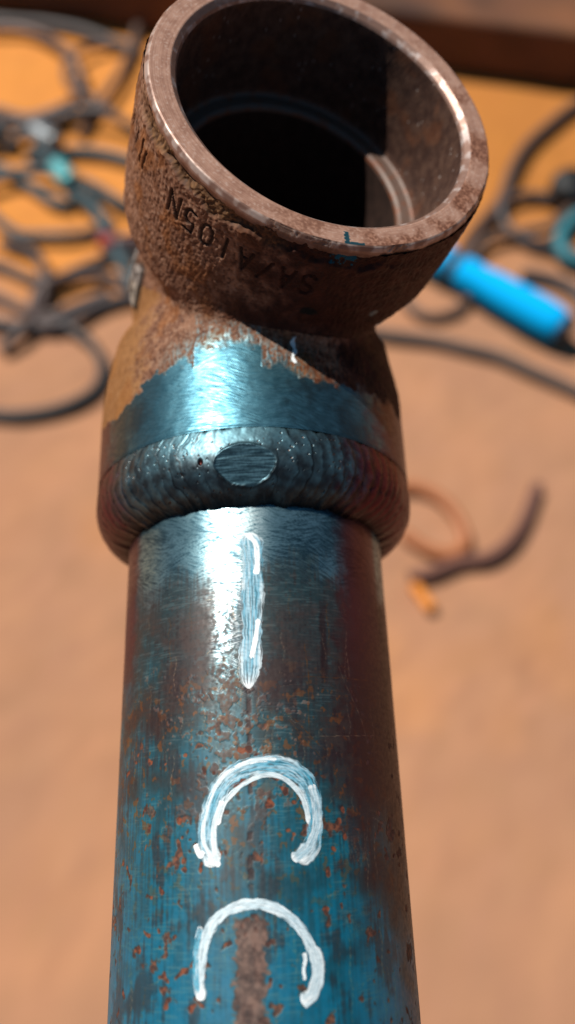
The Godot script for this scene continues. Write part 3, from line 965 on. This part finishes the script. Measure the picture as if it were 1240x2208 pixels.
func hose(called: String, label: String, category: String, group: String, c: Color, radius: float, rise: float, pts: Array) -> MeshInstance3D:
	var way := []
	for i in pts.size():
		var q: Vector2 = pts[i]
		way.append(Vector3(q.x, radius * 0.86 + rise * sin(PI * i / float(pts.size() - 1)) * (0.7 + 0.3 * sin(i * 2.1)), q.y))
	var m := plain_material(c.linear_to_srgb(), 0.55)
	var o := part(called, tube(spline(way, pts.size() * 10), radius * 0.86, 14), m, self)
	tag(o, label, category, group)
	return o


func build_hoses() -> void:
	var g := "hoses tangled on the floor"
	var dark := Color(0.050, 0.043, 0.046)
	var brown := Color(0.11, 0.065, 0.05)
	var slate := Color(0.040, 0.060, 0.072)
	hose("hose", "grey brown hose in an open loop at the top left, on orange ground", "hose", g, Color(0.13, 0.08, 0.065), 0.0105, 0.02, [Vector2(-0.666, -1.674), Vector2(-0.609, -1.680), Vector2(-0.549, -1.674), Vector2(-0.483, -1.625), Vector2(-0.434, -1.555), Vector2(-0.410, -1.487), Vector2(-0.415, -1.432), Vector2(-0.447, -1.398), Vector2(-0.505, -1.390), Vector2(-0.562, -1.411), Vector2(-0.611, -1.429)])
	hose("hose", "brown hose curving down beside the elbow's rim at the upper left", "hose", g, brown, 0.0105, 0.012, [Vector2(-0.291, -1.758), Vector2(-0.315, -1.690), Vector2(-0.323, -1.601), Vector2(-0.336, -1.524), Vector2(-0.357, -1.455), Vector2(-0.381, -1.408), Vector2(-0.396, -1.346)])
	hose("hose", "dark hose lying along the foot of the rusty beam at the top left", "hose", g, dark, 0.012, 0.0, [Vector2(-0.680, -1.737), Vector2(-0.596, -1.715), Vector2(-0.517, -1.705), Vector2(-0.434, -1.680), Vector2(-0.365, -1.640), Vector2(-0.309, -1.610)])
	hose("hose", "black hose crossing just below the open loop on the left", "hose", g, dark, 0.011, 0.03, [Vector2(-0.535, -1.305), Vector2(-0.496, -1.332), Vector2(-0.448, -1.375), Vector2(-0.405, -1.383), Vector2(-0.350, -1.378), Vector2(-0.285, -1.348), Vector2(-0.229, -1.318)])
	hose("hose", "slate grey hose running right behind the elbow from the grey coupling", "hose", g, slate, 0.012, 0.0, [Vector2(-0.486, -1.271), Vector2(-0.428, -1.293), Vector2(-0.376, -1.296), Vector2(-0.327, -1.284), Vector2(-0.277, -1.262), Vector2(-0.222, -1.227)])
	hose("hose", "thick dark teal hose slanting down to the elbow with a pale teal coupling", "hose", g, Color(0.012, 0.045, 0.06), 0.014, 0.012, [Vector2(-0.474, -1.314), Vector2(-0.440, -1.269), Vector2(-0.411, -1.218), Vector2(-0.381, -1.169), Vector2(-0.344, -1.133), Vector2(-0.313, -1.075), Vector2(-0.284, -1.009), Vector2(-0.257, -0.951)])
	hose("hose", "short blue grey hose slanting in from the left edge under the tangle", "hose", g, Color(0.02, 0.05, 0.065), 0.012, 0.0, [Vector2(-0.579, -1.258), Vector2(-0.534, -1.249), Vector2(-0.495, -1.220), Vector2(-0.456, -1.189), Vector2(-0.422, -1.159), Vector2(-0.392, -1.153)])
	hose("hose", "slate hose sagging in a shallow bow beside the red fitting", "hose", g, slate, 0.010, 0.008, [Vector2(-0.531, -1.132), Vector2(-0.501, -1.100), Vector2(-0.469, -1.077), Vector2(-0.423, -1.072), Vector2(-0.382, -1.072), Vector2(-0.343, -1.085), Vector2(-0.314, -1.120)])
	hose("hose", "dark hose wandering from the left edge to below the red fitting", "hose", g, Color(0.05, 0.043, 0.045), 0.010, 0.0, [Vector2(-0.527, -1.018), Vector2(-0.484, -1.002), Vector2(-0.433, -0.975), Vector2(-0.393, -0.975), Vector2(-0.349, -1.002), Vector2(-0.304, -1.027), Vector2(-0.257, -1.035)])
	hose("hose", "brown hose bent into a small oval loop left of the elbow", "hose", g, Color(0.07, 0.04, 0.035), 0.010, 0.014, [Vector2(-0.356, -0.873), Vector2(-0.394, -0.868), Vector2(-0.418, -0.903), Vector2(-0.415, -0.939), Vector2(-0.384, -0.963), Vector2(-0.338, -0.975), Vector2(-0.299, -0.975), Vector2(-0.269, -0.949)])
	hose("hose", "black hose rising to the right under the small oval loop", "hose", g, dark, 0.011, 0.004, [Vector2(-0.509, -0.882), Vector2(-0.470, -0.874), Vector2(-0.424, -0.871), Vector2(-0.386, -0.867), Vector2(-0.350, -0.884), Vector2(-0.315, -0.912), Vector2(-0.256, -0.933), Vector2(-0.209, -0.933)])
	hose("hose", "black hose in a wide bow, lowest of all on the left", "hose", g, Color(0.024, 0.021, 0.023), 0.0105, 0.0, [Vector2(-0.426, -0.883), Vector2(-0.388, -0.883), Vector2(-0.347, -0.861), Vector2(-0.313, -0.829), Vector2(-0.292, -0.787), Vector2(-0.298, -0.746), Vector2(-0.326, -0.720), Vector2(-0.363, -0.703), Vector2(-0.404, -0.695), Vector2(-0.439, -0.695), Vector2(-0.483, -0.702)])
	hose("hose", "brown hose sweeping down from the upper right edge beside the elbow's rim", "hose", g, Color(0.10, 0.055, 0.04), 0.012, 0.01, [Vector2(0.626, -1.463), Vector2(0.565, -1.427), Vector2(0.500, -1.364), Vector2(0.446, -1.297), Vector2(0.411, -1.229), Vector2(0.387, -1.165), Vector2(0.355, -1.118), Vector2(0.316, -1.061), Vector2(0.295, -1.016)])
	hose("hose", "dark hose looped above the blue handle, by the black knob", "hose", g, dark, 0.010, 0.01, [Vector2(0.560, -1.155), Vector2(0.503, -1.160), Vector2(0.454, -1.174), Vector2(0.412, -1.168), Vector2(0.383, -1.144), Vector2(0.387, -1.097), Vector2(0.414, -1.063), Vector2(0.451, -1.046), Vector2(0.505, -1.029)])
	hose("hose", "teal hose curled at the right edge above the blue handle", "hose", g, Color(0.02, 0.15, 0.19), 0.014, 0.012, [Vector2(0.556, -1.139), Vector2(0.515, -1.115), Vector2(0.483, -1.081), Vector2(0.470, -1.042), Vector2(0.481, -1.014), Vector2(0.530, -0.998)])
	hose("hose", "long grey brown hose passing below the blue handle to the right edge", "hose", g, Color(0.10, 0.07, 0.058), 0.011, 0.0, [Vector2(0.136, -0.858), Vector2(0.173, -0.851), Vector2(0.232, -0.841), Vector2(0.283, -0.826), Vector2(0.333, -0.810), Vector2(0.388, -0.778), Vector2(0.447, -0.742), Vector2(0.485, -0.715)])
	hose("hose", "thin brown hose in a short bow left of the blue handle", "hose", g, Color(0.12, 0.07, 0.05), 0.009, 0.0, [Vector2(0.194, -0.935), Vector2(0.215, -0.902), Vector2(0.244, -0.892), Vector2(0.280, -0.906), Vector2(0.303, -0.935)])
	hose("hose", "thin brown hose bowed between the open loop and the rim at the upper left", "hose", g, Color(0.09, 0.055, 0.045), 0.009, 0.02, [Vector2(-0.345, -1.42), Vector2(-0.395, -1.45), Vector2(-0.44, -1.50), Vector2(-0.445, -1.56), Vector2(-0.41, -1.61), Vector2(-0.35, -1.63)])
	hose("hose", "dark hose coming in at the left edge just above the dark coupling", "hose", g, dark, 0.011, 0.02, [Vector2(-0.66, -1.40), Vector2(-0.59, -1.375), Vector2(-0.53, -1.36), Vector2(-0.475, -1.375), Vector2(-0.43, -1.41)])
	hose("hose", "dark brown hose rising out of the small oval loop towards the slate hose", "hose", g, Color(0.055, 0.035, 0.032), 0.0105, 0.018, [Vector2(-0.46, -0.82), Vector2(-0.425, -0.86), Vector2(-0.405, -0.92), Vector2(-0.41, -0.98), Vector2(-0.44, -1.03), Vector2(-0.50, -1.06)])
	hose("hose", "brown hose in a flat bow low at the left edge, above the lowest one", "hose", g, Color(0.10, 0.06, 0.05), 0.0095, 0.0, [Vector2(-0.54, -0.955), Vector2(-0.485, -0.935), Vector2(-0.44, -0.91), Vector2(-0.40, -0.895), Vector2(-0.37, -0.905), Vector2(-0.30, -0.945)])
	hose("hose", "slate hose looping wide behind the slanting dark teal hose", "hose", g, slate, 0.0105, 0.022, [Vector2(-0.26, -1.13), Vector2(-0.31, -1.155), Vector2(-0.365, -1.20), Vector2(-0.44, -1.225), Vector2(-0.52, -1.215), Vector2(-0.58, -1.17)])
	hose("hose", "brown hose crossing the dark loop at the right, above the blue handle", "hose", g, Color(0.10, 0.06, 0.045), 0.010, 0.015, [Vector2(0.315, -1.02), Vector2(0.35, -1.06), Vector2(0.40, -1.075), Vector2(0.46, -1.09), Vector2(0.50, -1.13), Vector2(0.57, -1.19)])
	hose("hose", "short dark hose at the right edge beyond the end of the blue handle", "hose", g, dark, 0.011, 0.0, [Vector2(0.40, -0.985), Vector2(0.445, -0.975), Vector2(0.485, -0.945), Vector2(0.505, -0.895), Vector2(0.55, -0.86)])
	var s := "scrap lengths of tube right of the weld"
	hose("bent_tube", "rust orange bent tube in a round hook right of the weld", "tube", s, Color(0.34, 0.115, 0.04), 0.010, 0.0, [Vector2(0.120, -0.560), Vector2(0.162, -0.568), Vector2(0.192, -0.566), Vector2(0.224, -0.546), Vector2(0.245, -0.511), Vector2(0.248, -0.475), Vector2(0.222, -0.460), Vector2(0.191, -0.471), Vector2(0.163, -0.493)])
	hose("bent_tube", "dark brown bent tube curving up to the right, over the rusty hook", "tube", s, Color(0.14, 0.06, 0.042), 0.0105, 0.004, [Vector2(0.168, -0.427), Vector2(0.197, -0.432), Vector2(0.237, -0.448), Vector2(0.276, -0.454), Vector2(0.308, -0.476), Vector2(0.336, -0.513), Vector2(0.364, -0.571)])
	hose("bent_tube", "short bright orange stub of tube at the lower end of the dark one", "tube", s, Color(0.62, 0.20, 0.012), 0.0095, 0.0, [Vector2(0.172, -0.415), Vector2(0.181, -0.402), Vector2(0.193, -0.380)])


func build_blue_handle() -> void:
	var root := thing("tool_handle", "bright blue thick cylindrical tool handle lying among the hoses at right", "tool")
	var a := Vector3(0.222, 0.033, -1.025)
	var b := Vector3(0.440, 0.033, -0.845)
	var d := (b - a).normalized()
	var blue := plain_material(Color(0.0, 0.40, 0.86).linear_to_srgb(), 0.8)
	blue.metallic_specular = 0.2
	var length := a.distance_to(b)
	part("grip", lathe(a, d, [Vector2(0.085, 0.0), Vector2(0.085, 0.0234), Vector2(0.09, 0.0261), Vector2(0.12, 0.0252), Vector2(0.15, 0.0279), Vector2(0.20, 0.0297), Vector2(length - 0.04, 0.0297), Vector2(length - 0.018, 0.0279), Vector2(length - 0.006, 0.0252), Vector2(length, 0.016), Vector2(length + 0.001, 0.0)], 32), blue, root)
	part("neck", lathe(a, d, [Vector2(0.0, 0.0), Vector2(0.0, 0.0234), Vector2(0.005, 0.0270), Vector2(0.06, 0.0270), Vector2(0.068, 0.0234), Vector2(0.068, 0.0)], 32), blue, root)
	part("collar", lathe(a, d, [Vector2(0.062, 0.0), Vector2(0.062, 0.024), Vector2(0.09, 0.024), Vector2(0.09, 0.0)], 28), plain_material(Color(0.01, 0.05, 0.08).linear_to_srgb(), 0.5), root)
	part("end_cap", lathe(a, d, [Vector2(length - 0.004, 0.0), Vector2(length - 0.004, 0.024), Vector2(length + 0.012, 0.021), Vector2(length + 0.016, 0.0)], 28), plain_material(Color(0.015, 0.015, 0.018).linear_to_srgb(), 0.5), root)


func build_small_fittings() -> void:
	var root := thing("red_fitting", "dark red hose fitting lying beside the elbow's left side", "fitting")
	var d := Vector3(0.06, 0, -0.012)
	part("body", lathe(Vector3(-0.325, 0.018, -1.045), d, [Vector2(0, 0), Vector2(0, 0.015), Vector2(0.004, 0.018), Vector2(0.022, 0.018), Vector2(0.026, 0.015), Vector2(0.026, 0)], 6), plain_material(Color(0.30, 0.02, 0.012).linear_to_srgb(), 0.45), root)
	part("sleeve", lathe(Vector3(-0.325, 0.018, -1.045), d, [Vector2(0.022, 0), Vector2(0.022, 0.013), Vector2(0.072, 0.013), Vector2(0.074, 0.011), Vector2(0.074, 0)], 20), plain_material(Color(0.06, 0.012, 0.015).linear_to_srgb(), 0.5), root)

	root = thing("black_knob", "round black rubber knob at the right edge above the teal hose", "knob")
	part("knob_body", lathe(Vector3(0.505, 0.0, -1.175), Vector3.UP, [Vector2(0.001, 0), Vector2(0.001, 0.030), Vector2(0.008, 0.034), Vector2(0.04, 0.034), Vector2(0.05, 0.028), Vector2(0.053, 0.014), Vector2(0.053, 0)], 28), plain_material(Color(0.010, 0.012, 0.014).linear_to_srgb(), 0.6), root)
	part("stem", lathe(Vector3(0.505, 0.05, -1.175), Vector3.UP, [Vector2(0, 0), Vector2(0, 0.009), Vector2(0.016, 0.009), Vector2(0.018, 0.007), Vector2(0.018, 0)], 18), plain_material(Color(0.03, 0.05, 0.06).linear_to_srgb(), 0.4, 0.6), root)

	root = thing("grey_coupling", "pale grey metal hose coupling in the tangle at the left", "coupling")
	coupling(root, Vector3(-0.478, 0.030, -1.330), Vector3(0.045, 0, 0.035), Color(0.24, 0.27, 0.29))
	root = thing("teal_coupling", "pale teal hose coupling on the slanting dark teal hose", "coupling")
	coupling(root, Vector3(-0.421, 0.030, -1.232), Vector3(0.03, 0, 0.045), Color(0.12, 0.42, 0.45))
	root = thing("dark_coupling", "dark grey pipe coupling at the left edge among the hoses", "coupling")
	coupling(root, Vector3(-0.585, 0.024, -1.315), Vector3(0.07, 0, -0.02), Color(0.03, 0.035, 0.04))


func coupling(root: Node3D, at: Vector3, d: Vector3, c: Color) -> void:
	part("sleeve", lathe(at, d, [Vector2(0, 0), Vector2(0, 0.016), Vector2(0.003, 0.018), Vector2(0.036, 0.018), Vector2(0.039, 0.016), Vector2(0.039, 0)], 24), plain_material(c.linear_to_srgb(), 0.35, 0.3), root)
	part("nut", lathe(at, d, [Vector2(0.041, 0), Vector2(0.041, 0.020), Vector2(0.043, 0.022), Vector2(0.058, 0.022), Vector2(0.06, 0.020), Vector2(0.06, 0)], 6), plain_material((c * 0.8).linear_to_srgb(), 0.4, 0.4), root)
